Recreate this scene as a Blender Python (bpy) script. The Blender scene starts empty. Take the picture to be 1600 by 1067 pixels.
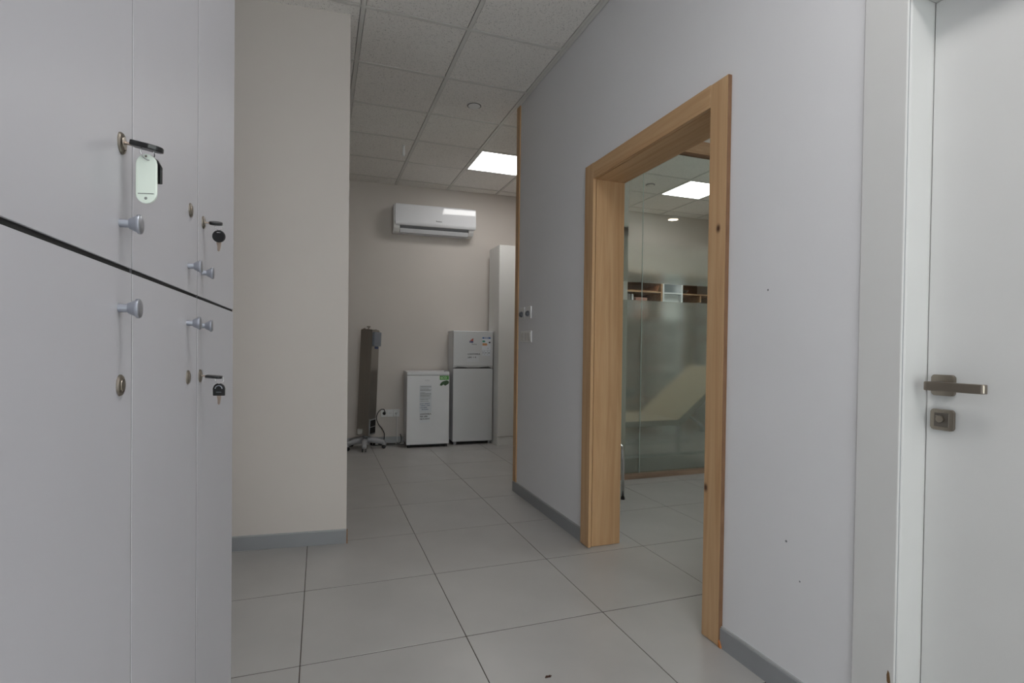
import bpy, bmesh, math, random
from mathutils import Vector, Matrix
random.seed(7)
S = bpy.context.scene
COL = S.collection
PI = math.pi

# ------------------------------------------------------------------ camera
cd = bpy.data.cameras.new('camera')
cam = bpy.data.objects.new('camera', cd); COL.objects.link(cam)
FPX, YAW, PITCH, ROLL, CH = 831.835, 0.34661, -0.01315, 0.01256, 1.1237
_f = Vector((math.sin(YAW)*math.cos(PITCH), math.cos(YAW)*math.cos(PITCH), math.sin(PITCH)))
_r = Vector((math.cos(YAW), -math.sin(YAW), 0)); _u = _r.cross(_f)
_r2 = _r*math.cos(ROLL)+_u*math.sin(ROLL); _u2 = _u*math.cos(ROLL)-_r*math.sin(ROLL)
M = Matrix.Identity(4)
for i in range(3):
    M[i][0] = _r2[i]; M[i][1] = _u2[i]; M[i][2] = -_f[i]
M.translation = (0, 0, CH)
cam.matrix_world = M
cd.sensor_width = 36; cd.sensor_fit = 'HORIZONTAL'; cd.lens = FPX/1600*36
cd.shift_y = 20/1600; cd.clip_start = 0.02; cd.clip_end = 60
S.camera = cam
# ------------------------------------------------------------------ world, exposure
w = bpy.data.worlds.new('overcast_sky'); S.world = w; w.use_nodes = True
bg = w.node_tree.nodes['Background']; bg.inputs[0].default_value = (0.96, 0.98, 1.0, 1); bg.inputs[1].default_value = 3.4
S.view_settings.view_transform = 'Standard'; S.view_settings.look = 'None'
S.view_settings.exposure = 0.55; S.view_settings.gamma = 1.0; S.view_settings.use_curve_mapping = False
S.cycles.use_denoising = True
S.cycles.max_bounces = 14; S.cycles.transmission_bounces = 12; S.cycles.diffuse_bounces = 6
S.cycles.sample_clamp_indirect = 6
S.cycles.caustics_reflective = False
PANEL = 8.5           # radiance of the ceiling LED panels
HALL_PANEL = 12.0
H = 2.981             # ceiling height
XR = 1.4415           # hall face of the right wall

# ------------------------------------------------------------------ materials
MATS = {}
def lin(c):
    return tuple((v/255/12.92 if v/255 <= .04045 else ((v/255+.055)/1.055)**2.4) for v in c)
def mat(name, rgb, rough=.5, metal=0, var=.04, scale=6, bump=0, bscale=200, spec=.5, coat=0, stretch=None, dark=None):
    if name in MATS: return MATS[name]
    m = bpy.data.materials.new(name); m.use_nodes = True; MATS[name] = m
    nt = m.node_tree; b = nt.nodes['Principled BSDF']
    b.inputs['Roughness'].default_value = rough; b.inputs['Metallic'].default_value = metal
    b.inputs['Specular IOR Level'].default_value = spec; b.inputs['Coat Weight'].default_value = coat
    tc = nt.nodes.new('ShaderNodeTexCoord'); mp = nt.nodes.new('ShaderNodeMapping')
    nt.links.new(tc.outputs['Object'], mp.inputs[0])
    if stretch: mp.inputs['Scale'].default_value = stretch
    n = nt.nodes.new('ShaderNodeTexNoise'); n.inputs['Scale'].default_value = scale; n.inputs['Detail'].default_value = 4
    nt.links.new(mp.outputs[0], n.inputs['Vector'])
    r = nt.nodes.new('ShaderNodeValToRGB'); c = lin(rgb)
    d = lin(dark) if dark else tuple(v*(1-var) for v in c)
    r.color_ramp.elements[0].position = .3; r.color_ramp.elements[1].position = .7
    r.color_ramp.elements[0].color = (*d, 1); r.color_ramp.elements[1].color = (*(min(1, v*(1+var)) for v in c), 1)
    nt.links.new(n.outputs['Fac'], r.inputs[0]); nt.links.new(r.outputs[0], b.inputs['Base Color'])
    if bump:
        n2 = nt.nodes.new('ShaderNodeTexNoise'); n2.inputs['Scale'].default_value = bscale; n2.inputs['Detail'].default_value = 2
        nt.links.new(mp.outputs[0], n2.inputs['Vector'])
        bp = nt.nodes.new('ShaderNodeBump'); bp.inputs['Strength'].default_value = bump; bp.inputs['Distance'].default_value = .002
        nt.links.new(n2.outputs['Fac'], bp.inputs['Height']); nt.links.new(bp.outputs[0], b.inputs['Normal'])
    return m
def emit(name, rgb, strength):
    m = bpy.data.materials.new(name); m.use_nodes = True; nt = m.node_tree; nt.nodes.clear()
    e = nt.nodes.new('ShaderNodeEmission'); o = nt.nodes.new('ShaderNodeOutputMaterial')
    e.inputs[0].default_value = (*rgb, 1); e.inputs[1].default_value = strength
    nt.links.new(e.outputs[0], o.inputs[0]); return m
def wood(name, light, dark, axis, knots=()):
    m = bpy.data.materials.new(name); m.use_nodes = True; nt = m.node_tree; b = nt.nodes['Principled BSDF']
    b.inputs['Roughness'].default_value = .45; b.inputs['Specular IOR Level'].default_value = .35
    tc = nt.nodes.new('ShaderNodeTexCoord'); mp = nt.nodes.new('ShaderNodeMapping'); nt.links.new(tc.outputs['Object'], mp.inputs[0])
    sc = [14, 14, 14]; sc[axis] = .7; mp.inputs['Scale'].default_value = sc
    n = nt.nodes.new('ShaderNodeTexNoise'); n.inputs['Scale'].default_value = 1.6; n.inputs['Detail'].default_value = 6; n.inputs['Distortion'].default_value = 1.2
    nt.links.new(mp.outputs[0], n.inputs['Vector'])
    r = nt.nodes.new('ShaderNodeValToRGB')
    r.color_ramp.elements[0].position = .32; r.color_ramp.elements[1].position = .62
    r.color_ramp.elements[0].color = (*lin(dark), 1); r.color_ramp.elements[1].color = (*lin(light), 1)
    nt.links.new(n.outputs['Fac'], r.inputs[0])
    n2 = nt.nodes.new('ShaderNodeTexNoise'); n2.inputs['Scale'].default_value = 14; n2.inputs['Detail'].default_value = 3
    nt.links.new(mp.outputs[0], n2.inputs['Vector'])
    mx = nt.nodes.new('ShaderNodeMix'); mx.data_type = 'RGBA'; mx.blend_type = 'MULTIPLY'; mx.inputs['Factor'].default_value = .14
    nt.links.new(r.outputs[0], mx.inputs['A']); nt.links.new(n2.outputs['Color'], mx.inputs['B'])
    hs = nt.nodes.new('ShaderNodeRGBToBW'); nt.links.new(n2.outputs['Color'], hs.inputs[0]); nt.links.new(hs.outputs[0], mx.inputs['B'])
    last = mx.outputs['Result']
    for kp in knots:
        d = nt.nodes.new('ShaderNodeVectorMath'); d.operation = 'SUBTRACT'; d.inputs[1].default_value = kp
        nt.links.new(tc.outputs['Object'], d.inputs[0])
        s = nt.nodes.new('ShaderNodeVectorMath'); s.operation = 'MULTIPLY'; s.inputs[1].default_value = (.3, 1.5, 1)
        nt.links.new(d.outputs[0], s.inputs[0])
        l = nt.nodes.new('ShaderNodeVectorMath'); l.operation = 'LENGTH'; nt.links.new(s.outputs[0], l.inputs[0])
        rr = nt.nodes.new('ShaderNodeValToRGB'); rr.color_ramp.elements[0].position = .006; rr.color_ramp.elements[1].position = .022
        rr.color_ramp.elements[0].color = (1, 1, 1, 1); rr.color_ramp.elements[1].color = (0, 0, 0, 1)
        nt.links.new(l.outputs['Value'], rr.inputs[0])
        k = nt.nodes.new('ShaderNodeMix'); k.data_type = 'RGBA'; k.inputs['B'].default_value = (*lin((70, 40, 22)), 1)
        nt.links.new(rr.outputs[0], k.inputs['Factor']); nt.links.new(last, k.inputs['A']); last = k.outputs['Result']
    nt.links.new(last, b.inputs['Base Color'])
    return m
def fade_frost(name, src, z0, z1):
    m = src.copy(); m.name = name; nt = m.node_tree
    o = next(n for n in nt.nodes if n.type == 'OUTPUT_MATERIAL'); sh = o.inputs[0].links[0].from_socket
    tc = nt.nodes.new('ShaderNodeTexCoord'); sx = nt.nodes.new('ShaderNodeSeparateXYZ'); nt.links.new(tc.outputs['Object'], sx.inputs[0])
    r = nt.nodes.new('ShaderNodeMapRange'); r.inputs['From Min'].default_value = z0; r.inputs['From Max'].default_value = z1; r.interpolation_type = 'SMOOTHSTEP'
    nt.links.new(sx.outputs['Z'], r.inputs['Value'])
    t = nt.nodes.new('ShaderNodeBsdfTransparent'); mx = nt.nodes.new('ShaderNodeMixShader')
    nt.links.new(r.outputs[0], mx.inputs[0]); nt.links.new(sh, mx.inputs[1]); nt.links.new(t.outputs[0], mx.inputs[2]); nt.links.new(mx.outputs[0], o.inputs[0])
    return m
def arch_glass(name, tint):
    m = bpy.data.materials.new(name); m.use_nodes = True; nt = m.node_tree; nt.nodes.clear()
    o = nt.nodes.new('ShaderNodeOutputMaterial'); mix = nt.nodes.new('ShaderNodeMixShader')
    t = nt.nodes.new('ShaderNodeBsdfTransparent'); t.inputs[0].default_value = (*tint, 1)
    g = nt.nodes.new('ShaderNodeBsdfGlossy'); g.inputs['Roughness'].default_value = .0
    fr = nt.nodes.new('ShaderNodeFresnel'); fr.inputs[0].default_value = 1.5
    gm = nt.nodes.new('ShaderNodeNewGeometry'); iv = nt.nodes.new('ShaderNodeMath'); iv.operation = 'SUBTRACT'; iv.inputs[0].default_value = 1; nt.links.new(gm.outputs['Backfacing'], iv.inputs[1])
    mu = nt.nodes.new('ShaderNodeMath'); mu.operation = 'MULTIPLY'; nt.links.new(iv.outputs[0], mu.inputs[0]); nt.links.new(fr.outputs[0], mu.inputs[1])
    nt.links.new(mu.outputs[0], mix.inputs[0]); nt.links.new(t.outputs[0], mix.inputs[1]); nt.links.new(g.outputs[0], mix.inputs[2])
    nt.links.new(mix.outputs[0], o.inputs[0]); return m
def frost(name, rough, white):
    m = bpy.data.materials.new(name); m.use_nodes = True; nt = m.node_tree; nt.nodes.clear()
    o = nt.nodes.new('ShaderNodeOutputMaterial'); mix = nt.nodes.new('ShaderNodeMixShader')
    t = nt.nodes.new('ShaderNodeBsdfRefraction'); t.inputs['Roughness'].default_value = rough; t.inputs['IOR'].default_value = 1.2
    t.inputs['Color'].default_value = (.97, .97, .95, 1)
    d = nt.nodes.new('ShaderNodeBsdfTranslucent'); d.inputs[0].default_value = (.80, .80, .77, 1)
    mix.inputs[0].default_value = white
    df = nt.nodes.new('ShaderNodeBsdfDiffuse'); df.inputs[0].default_value = (.80, .80, .77, 1)
    m2 = nt.nodes.new('ShaderNodeMixShader'); m2.inputs[0].default_value = .55
    nt.links.new(d.outputs[0], m2.inputs[1]); nt.links.new(df.outputs[0], m2.inputs[2])
    nt.links.new(t.outputs[0], mix.inputs[1]); nt.links.new(m2.outputs[0], mix.inputs[2]); nt.links.new(mix.outputs[0], o.inputs[0])
    return m

wall_white = mat('cool_white_paint', (224, 224, 227), .6, var=.012, scale=2, bump=.05, bscale=350)
wall_beige = mat('warm_greige_paint', (207, 200, 194), .65, var=.012, scale=2, bump=.05, bscale=350)
door_white = mat('white_door_lacquer', (213, 213, 212), .35, var=.01)
locker_mat = mat('pale_grey_laminate', (190, 189, 194), .42, var=.012, scale=3)
tile_mat = mat('grey_porcelain_tile', (174, 172, 170), .32, var=.05, scale=3.5, spec=.45)
grout_mat = mat('brown_grout', (70, 60, 52), .9, var=.1, scale=40)
base_grey = mat('grey_skirting', (146, 148, 151), .45, var=.03)
base_lip = mat('light_grey_skirting_lip', (172, 174, 176), .4, var=.02)
grid_white = mat('painted_steel_grid', (213, 211, 207), .5, var=.01)
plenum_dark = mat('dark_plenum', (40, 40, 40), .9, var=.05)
seam_grey = mat('grey_seam', (84, 84, 86), .8, var=.05)
dark_gap = mat('dark_shadow_gap', (25, 24, 24), .8, var=.1)
steel = mat('brushed_stainless', (168, 164, 158), .36, .95, var=.05, scale=3, stretch=(60, 60, 1))
alu = mat('satin_aluminium', (176, 180, 190), .3, .85, var=.02)
nickel = mat('worn_nickel', (150, 142, 132), .34, .95, var=.08, scale=60)
satin_nickel = mat('satin_nickel', (150, 141, 130), .3, .95, var=.03, scale=20)
chrome = mat('chrome', (200, 200, 200), .08, 1.0, var=.01)
black_plastic = mat('black_plastic', (17, 17, 19), .3, var=.1)
grey_plastic = mat('grey_plastic', (152, 153, 157), .45, var=.02)
grey_blue = mat('grey_blue_casing', (122, 128, 138), .45, var=.03)
white_plastic = mat('white_plastic', (228, 228, 228), .35, var=.01)
gloss_white = mat('gloss_white_plastic', (226, 227, 231), .05, var=.006)
fridge_white = mat('white_enamel', (220, 221, 224), .3, var=.008)
fridge_grey = mat('silver_white_enamel', (200, 201, 203), .35, var=.01)
tag_mat = mat('pale_mint_plastic', (224, 233, 223), .3, var=.01)
key_metal = mat('key_brass_nickel', (176, 160, 148), .28, .95, var=.08, scale=90)
paper = mat('paper', (224, 226, 230), .8, var=.01)
ink = mat('black_ink', (30, 30, 34), .7, var=.1)
print_grey = mat('grey_print', (120, 124, 128), .7, var=.1)
blue_ink = mat('blue_ink', (60, 90, 130), .7, var=.1)
birch_z = wood('birch_plywood_upright', (204, 168, 128), (188, 149, 108), 2)
birch_knot = wood('birch_plywood_knotty', (204, 168, 128), (188, 149, 108), 2, knots=((1.423-XR, 1.648-2.15, 1.586), (1.423-XR, 1.693-2.15, .585)))
birch_y = wood('birch_plywood_head', (204, 168, 128), (188, 149, 108), 1)
birch_x = wood('birch_plywood_rail', (196, 164, 132), (172, 138, 106), 0)
groove_brown = mat('dark_groove', (74, 52, 34), .8, var=.1)
ply_edge = mat('plywood_edge_layers', (128, 96, 70), .6, var=.2, scale=30, stretch=(40, 40, .5), dark=(98, 68, 46))
walnut = wood('walnut_board', (158, 116, 82), (126, 86, 56), 0)
beige_vinyl = mat('beige_vinyl', (206, 188, 160), .45, var=.03)
brown_edge = mat('dark_brown_edge', (88, 76, 62), .5, var=.05)
seat_grey = mat('dark_grey_vinyl', (58, 58, 60), .6, var=.05)
glass_mat = arch_glass('clear_glass', (.95, .98, .965))
glass_edge = mat('pale_glass_edge', (196, 208, 202), .2, var=.02)
frost_mat = frost('frosted_film', .27, .24)
frost_fade_mat = fade_frost('frosted_film_fading_upwards', frost_mat, 1.84, 2.16)
panel_mat = emit('led_panel_glow', (1.0, .985, .955), PANEL)
hall_panel_mat = emit('hall_led_panel_glow', (1.0, .985, .972), HALL_PANEL)
warm_mat = emit('warm_downlight_glow', (1.0, .86, .68), 30)
def ceiling_tile_material():
    m = mat('mineral_fibre_tile', (236, 233, 229), .9, var=.015, scale=5)
    nt = m.node_tree; b = nt.nodes['Principled BSDF']; src = b.inputs['Base Color'].links[0].from_socket
    tc = nt.nodes.new('ShaderNodeNewGeometry')
    last = src
    for sc, th, nth in ((120, .24, .53), (240, .26, .53)):
        v = nt.nodes.new('ShaderNodeTexVoronoi'); v.inputs['Scale'].default_value = sc
        nt.links.new(tc.outputs['Position'], v.inputs['Vector'])
        n = nt.nodes.new('ShaderNodeTexNoise'); n.inputs['Scale'].default_value = sc*.45
        nt.links.new(tc.outputs['Position'], n.inputs['Vector'])
        a = nt.nodes.new('ShaderNodeMath'); a.operation = 'LESS_THAN'; a.inputs[1].default_value = th; nt.links.new(v.outputs['Distance'], a.inputs[0])
        c = nt.nodes.new('ShaderNodeMath'); c.operation = 'GREATER_THAN'; c.inputs[1].default_value = nth; nt.links.new(n.outputs['Fac'], c.inputs[0])
        mu = nt.nodes.new('ShaderNodeMath'); mu.operation = 'MULTIPLY'; nt.links.new(a.outputs[0], mu.inputs[0]); nt.links.new(c.outputs[0], mu.inputs[1])
        k = nt.nodes.new('ShaderNodeMix'); k.data_type = 'RGBA'; k.inputs['B'].default_value = (.26, .25, .24, 1)
        nt.links.new(mu.outputs[0], k.inputs['Factor']); nt.links.new(last, k.inputs['A']); last = k.outputs['Result']
    nt.links.new(last, b.inputs['Base Color'])
    return m
ctile_mat = ceiling_tile_material()

# ------------------------------------------------------------------ mesh building
class MB:
    def __init__(s): s.v = []; s.f = []; s.sm = []
    def add(s, vs, fs, smooth=False):
        o = len(s.v); s.v += [tuple(p) for p in vs]
        for f in fs: s.f.append(tuple(i+o for i in f)); s.sm.append(smooth)
        return s
    def box(s, x0, y0, z0, x1, y1, z1, bev=0, seg=2):
        x0, x1 = sorted((x0, x1)); y0, y1 = sorted((y0, y1)); z0, z1 = sorted((z0, z1))
        vs = [(x0, y0, z0), (x1, y0, z0), (x1, y1, z0), (x0, y1, z0), (x0, y0, z1), (x1, y0, z1), (x1, y1, z1), (x0, y1, z1)]
        fs = [(3, 2, 1, 0), (4, 5, 6, 7), (0, 1, 5, 4), (1, 2, 6, 5), (2, 3, 7, 6), (3, 0, 4, 7)]
        return s.solid(vs, fs, bev, seg)
    def solid(s, vs, fs, bev=0, seg=2):
        if not bev: return s.add(vs, fs)
        bm = bmesh.new(); bv = [bm.verts.new(p) for p in vs]
        for f in fs: bm.faces.new([bv[i] for i in f])
        bmesh.ops.bevel(bm, geom=bm.edges[:], offset=bev, segments=seg, profile=.5, affect='EDGES')
        bm.verts.index_update()
        s.add([v.co[:] for v in bm.verts], [[v.index for v in f.verts] for f in bm.faces])
        bm.free(); return s
    def prism(s, poly, axis, a, b, bev=0, seg=2):
        """poly: 2D points; extruded along axis ('x','y','z') from a to b"""
        def P(p, t): return {'x': (t, p[0], p[1]), 'y': (p[0], t, p[1]), 'z': (p[0], p[1], t)}[axis]
        n = len(poly); vs = [P(p, a) for p in poly]+[P(p, b) for p in poly]
        fs = [tuple(range(n))[::-1], tuple(range(n, 2*n))]+[(i, (i+1) % n, n+(i+1) % n, n+i) for i in range(n)]
        return s.solid(vs, fs, bev, seg)
    def lathe(s, prof, o, ax, seg=24, smooth=True):
        """prof: (radius, height) pairs, turned about the line o + h*ax"""
        ax = Vector(ax).normalized(); t = Vector((0, 0, 1)) if abs(ax.z) < .9 else Vector((1, 0, 0))
        e1 = ax.cross(t).normalized(); e2 = ax.cross(e1); o = Vector(o)
        vs = []; fs = []; brk = set()
        pf_ = [prof[0]]
        for i in range(1, len(prof)-1):          # a sharp turn of the profile splits the shading there
            pf_.append(prof[i])
            a0 = math.atan2(prof[i][0]-prof[i-1][0], prof[i][1]-prof[i-1][1]); a1 = math.atan2(prof[i+1][0]-prof[i][0], prof[i+1][1]-prof[i][1])
            if abs((a1-a0+PI) % (2*PI)-PI) > .45: brk.add(len(pf_)-1); pf_.append(prof[i])
        pf_.append(prof[-1]); prof = pf_
        for r, h in prof:
            for k in range(seg):
                a = 2*PI*k/seg; vs.append(o+ax*h+(e1*math.cos(a)+e2*math.sin(a))*r)
        for i in range(len(prof)-1):
            if i in brk: continue
            for k in range(seg):
                k2 = (k+1) % seg; fs.append((i*seg+k, i*seg+k2, (i+1)*seg+k2, (i+1)*seg+k))
        s.add(vs, fs, smooth); nv_ = len(prof)-1
        s.add(vs[:seg], [tuple(range(seg))[::-1]]); return s.add(vs[nv_*seg:], [tuple(range(seg))])
        fs.append(tuple(range(seg))[::-1]); fs.append(tuple((len(prof)-1)*seg+k for k in range(seg)))
        return s.add(vs, fs, smooth)
    def tube(s, pts, r, seg=10, closed=False):
        pts = [Vector(p) for p in pts]; n = len(pts); vs = []; fs = []; prev = None
        for i, p in enumerate(pts):
            if closed: t = pts[(i+1) % n]-pts[i-1]
            else: t = pts[min(i+1, n-1)]-pts[max(i-1, 0)]
            t.normalize()
            if prev is None:
                q = Vector((0, 0, 1)) if abs(t.z) < .9 else Vector((1, 0, 0)); e1 = t.cross(q).normalized()
            else: e1 = (prev-t*prev.dot(t)).normalized()
            prev = e1; e2 = t.cross(e1); rr = r[i] if isinstance(r, (list, tuple)) else r
            for k in range(seg):
                a = 2*PI*k/seg; vs.append(p+(e1*math.cos(a)+e2*math.sin(a))*rr)
        for i in range(n if closed else n-1):
            j = (i+1) % n
            for k in range(seg):
                k2 = (k+1) % seg; fs.append((i*seg+k, i*seg+k2, j*seg+k2, j*seg+k))
        if not closed: fs.append(tuple(range(seg))[::-1]); fs.append(tuple((n-1)*seg+k for k in range(seg)))
        return s.add(vs, fs, True)
    def text(s, body, size, o, ux, uy, off=.0004, bold=.018, center=False):
        c = bpy.data.curves.new('writing', 'FONT'); c.body = body; c.size = size; c.resolution_u = 3
        c.offset = bold*size
        if center: c.align_x = 'CENTER'
        t = bpy.data.objects.new('writing', c); COL.objects.link(t)
        me = bpy.data.meshes.new_from_object(t.evaluated_get(bpy.context.evaluated_depsgraph_get()))
        bpy.data.objects.remove(t); bpy.data.curves.remove(c)
        o, ux, uy = Vector(o), Vector(ux), Vector(uy); nz = ux.cross(uy)
        s.add([o+ux*v.co.x+uy*v.co.y+nz*off for v in me.vertices], [tuple(p.vertices) for p in me.polygons])
        bpy.data.meshes.remove(me); return s
    def obj(s, name, m, parent=None, local=False):
        root = parent
        while root is not None and root.parent is not None: root = root.parent
        vs = s.v
        if root is not None and not local:
            inv = (Matrix.Translation(root.location) @ root.rotation_euler.to_matrix().to_4x4()).inverted()
            vs = [inv @ Vector(p) for p in vs]
        me = bpy.data.meshes.new(name); me.from_pydata([tuple(p) for p in vs], [], s.f)
        me.polygons.foreach_set('use_smooth', s.sm); me.materials.append(m)
        bm = bmesh.new(); bm.from_mesh(me); bmesh.ops.recalc_face_normals(bm, faces=bm.faces[:]); bm.to_mesh(me); bm.free()
        o = bpy.data.objects.new(name, me); COL.objects.link(o)
        if parent is not None: o.parent = parent
        return o
def thing(name, label, cat, loc=(0, 0, 0), rot=(0, 0, 0), group=None):
    o = bpy.data.objects.new(name, None); COL.objects.link(o); o.location = loc; o.rotation_euler = rot
    o.empty_display_size = .05; return tag(o, label, cat, group)
def tag(o, label, cat, group=None):
    o['label'] = label; o['category'] = cat
    if group: o['group'] = group
    return o
def struct(o, label=None, cat='structure'):
    o['kind'] = 'structure'
    if label: o['label'] = label; o['category'] = cat
    return o

# ================================================================== SETTING
WX0, WX1, WY0, WY1 = -1.7, 5.6, -3.1, 6.55
# floor: screed, then every tile as a part
fl = struct(MB().box(WX0, WY0, -.06, WX1, WY1, -.0015).obj('floor', grout_mat), 'grey porcelain tiled floor running through hall and rooms', 'floor')
TX0, TY0, T = -.05706, 2.58623, .6
tmesh = {}
def floor_tiles():
    for i in range(-3, 10):
        for j in range(-10, 7):
            x0, x1 = max(WX0, TX0+T*i), min(WX1, TX0+T*(i+1)); y0, y1 = max(WY0, TY0+T*j), min(WY1, TY0+T*(j+1))
            if x1-x0 < .02 or y1-y0 < .02: continue
            k = (round(x1-x0, 3), round(y1-y0, 3)); g = .0016; gy = .0025
            if k not in tmesh:
                o = MB().box(g, gy, -.008, k[0]-g, k[1]-gy, 0, .0008, 1).obj('tile', tile_mat, None); tmesh[k] = o.data
            else:
                o = bpy.data.objects.new('tile', tmesh[k]); COL.objects.link(o)
            o.parent = fl; o.location = (x0, y0, 0)
floor_tiles()

# ceiling: plenum slab, exposed grid runners, fibre tiles
ce = struct(MB().box(WX0, WY0, H+.05, WX1, WY1, H+.12).obj('ceiling', plenum_dark), 'suspended ceiling of square mineral fibre tiles in white grid', 'ceiling')
CX0, CY0 = .2112, 3.0559
LIGHTS = {(2, 3): 'a', (6, 3): 'b', (0, -5): 'h', (0, -8): 'h'}
lines_x = [CX0+T*i for i in range(-3, 9)]; lines_y = [CY0+T*j for j in range(-10, 6)]
for x in lines_x: MB().box(x-.012, WY0, H, x+.012, WY1, H+.03).obj('grid_runner', grid_white, ce)
for y in lines_y: MB().box(WX0, y-.012, H+.0006, WX1, y+.012, H+.03).obj('grid_crossbar', grid_white, ce)
cmesh = {}
for i in range(-4, 9):
    for j in range(-11, 6):
        if (i, j) in LIGHTS: continue
        x0, x1 = max(WX0, CX0+T*i), min(WX1, CX0+T*(i+1)); y0, y1 = max(WY0, CY0+T*j), min(WY1, CY0+T*(j+1))
        if x1-x0 < .05 or y1-y0 < .05: continue
        k = (round(x1-x0, 3), round(y1-y0, 3)); g = .0145
        if k not in cmesh:
            o = MB().box(g, g, .003, k[0]-g, k[1]-g, .018, .002, 1).obj('ceiling_tile', ctile_mat); cmesh[k] = o.data
        else:
            o = bpy.data.objects.new('ceiling_tile', cmesh[k]); COL.objects.link(o)
        o.parent = ce; o.location = (x0, y0, H)
def angle_bar(p, q, side):
    """flat steel wall angle under the ceiling edge from p to q, 24 mm wide towards side"""
    p, q = Vector((*p, 0)), Vector((*q, 0)); d = (q-p).normalized(); n = Vector((-d.y, d.x, 0))*side
    g = n*.003; a, b = p+g, q+g; wv = n*.022
    poly = [(v.x, v.y) for v in (a, b, b+wv, a+wv)]
    MB().prism(poly, 'z', H-.0015, H+.001).obj('wall_angle', grid_white, ce)
angle_bar((XR, -3), (XR, 3.91), 1)
angle_bar((.15, 3.155), (-.75, 3.245), -1)
def seg_wall(name, m, p, q, th, z0=0, z1=H+.04, side=1, label=None):
    p, q = Vector((*p, 0)), Vector((*q, 0)); d = (q-p).normalized(); n = Vector((-d.y, d.x, 0))*side*th
    poly = [(v.x, v.y) for v in (p, q, q+n, p+n)]
    return struct(MB().prism(poly, 'z', z0, z1).obj(name, m), label, 'wall')
# right wall with door hole (y .065-.965) and plywood doorway hole (y 1.69-2.665)
XO = 1.635
b = MB()
for y0, y1, z0, z1 in ((-3, .03, 0, H+.04), (.03, .985, 2.075, H+.04), (.985, 1.695, 0, H+.04), (1.695, 2.68, 2.085, H+.04), (2.68, 3.915, 0, H+.04)):
    b.box(XR, y0, z0, XO, y1, z1)
wall_right = struct(b.obj('wall_right', wall_white), 'cool white plastered hall wall with plywood doorway and white door', 'wall')
# small filler hole marks on the right wall
mk = MB()
for y, z, r in ((1.42, 1.331, .0035), (1.325, .50, .004), (1.27, .39, .003)):
    mk.lathe([(r, 0), (r*.6, .0006)], (XR, y, z), (-1, 0, 0), 10)
mk.obj('wall_mark', print_grey, wall_right)
bwy = lambda x: 6.30-.05*(x-.29)
seg_wall('wall_back', wall_beige, (-1.6, bwy(-1.6)), (2.46, bwy(2.46)), .12, label='greige wall behind the fridges and air conditioner')
seg_wall('wall_back_right', wall_beige, (2.42, 6.25), (5.6, 6.25), .12, label='greige back wall of the treatment room behind the glass')
seg_wall('wall_divider', wall_beige, (2.42, 3.985), (2.42, 6.26), .07, side=-1, label='partition wall between fridge nook and treatment room')
wl = Vector((-1, .1, 0)).normalized()
wall_left = struct(MB().prism([(.15, 3.155), (-1.62, 3.155+.177), (-1.62, 3.155+.177+.14), (.145, 3.30)], 'z', 0, H+.04).obj('wall_left', wall_beige), 'pale greige wall face beyond the lockers', 'wall')
seg_wall('wall_far_left', wall_beige, (-1.6, 3.3), (-1.6, 6.5), .1, label='left wall of the fridge nook')
seg_wall('wall_behind_lockers', wall_white, (-.74, -3), (-.74, 3.3), .1, label='wall behind the lockers')
b = MB()
for x0, x1, z0, z1 in ((-.84, -.45, 0, H+.04), (-.45, 1.35, 2.4, H+.04), (1.35, 5.6, 0, H+.04)): b.box(x0, -3.1, z0, x1, -3, z1)
struct(b.obj('wall_rear', wall_white), 'end wall of the hall behind the camera', 'wall')
w2 = bpy.data.objects.new('window_2', None); COL.objects.link(w2); w2.location = (.45, -3.05, 0); struct(w2, 'unseen glazed entrance added at the end of the hall', 'window')  # unseen entrance, added to bring daylight in from behind the camera
b = MB()
for x0, x1, z0, z1 in ((-.45, 1.35, 0, .08), (-.45, 1.35, 2.33, 2.4), (-.45, -.38, .08, 2.33), (1.28, 1.35, .08, 2.33), (.41, .49, .08, 2.33)): b.box(x0, -3.08, z0, x1, -3.02, z1, .004, 1)
b.obj('window_frame', white_plastic, w2)
for x0, x1 in ((-.38, .41), (.49, 1.28)): MB().box(x0, -3.052, .08, x1, -3.048, 2.33).obj('pane', glass_mat, w2)
seg_wall('wall_south_right', wall_beige, (XO, 1.1), (5.6, 1.1), .1, side=-1, label='side wall of the right hand room')
b = MB()
for y0, y1, z0, z1 in ((1.0, 1.5, 0, H+.04), (1.5, 3.5, 0, .9), (1.5, 3.5, 2.35, H+.04), (3.5, 6.4, 0, H+.04)): b.box(5.5, y0, z0, 5.6, y1, z1)
struct(b.obj('wall_east', wall_beige), 'outer wall of the right hand rooms', 'wall')
wn = bpy.data.objects.new('window_1', None); COL.objects.link(wn); wn.location = (5.55, 2.5, .9); struct(wn, 'daylight window of the right hand room', 'window')
b = MB()
for y0, y1, z0, z1 in ((1.5, 3.5, .9, .97), (1.5, 3.5, 2.28, 2.35), (1.5, 1.57, .97, 2.28), (3.43, 3.5, .97, 2.28), (2.46, 2.54, .97, 2.28)): b.box(5.52, y0, z0, 5.58, y1, z1, .004, 1)
b.obj('window_frame', white_plastic, wn)
for y0, y1 in ((1.57, 2.46), (2.54, 3.43)): MB().box(5.548, y0, .97, 5.552, y1, 2.28).obj('pane', glass_mat, wn)

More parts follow.
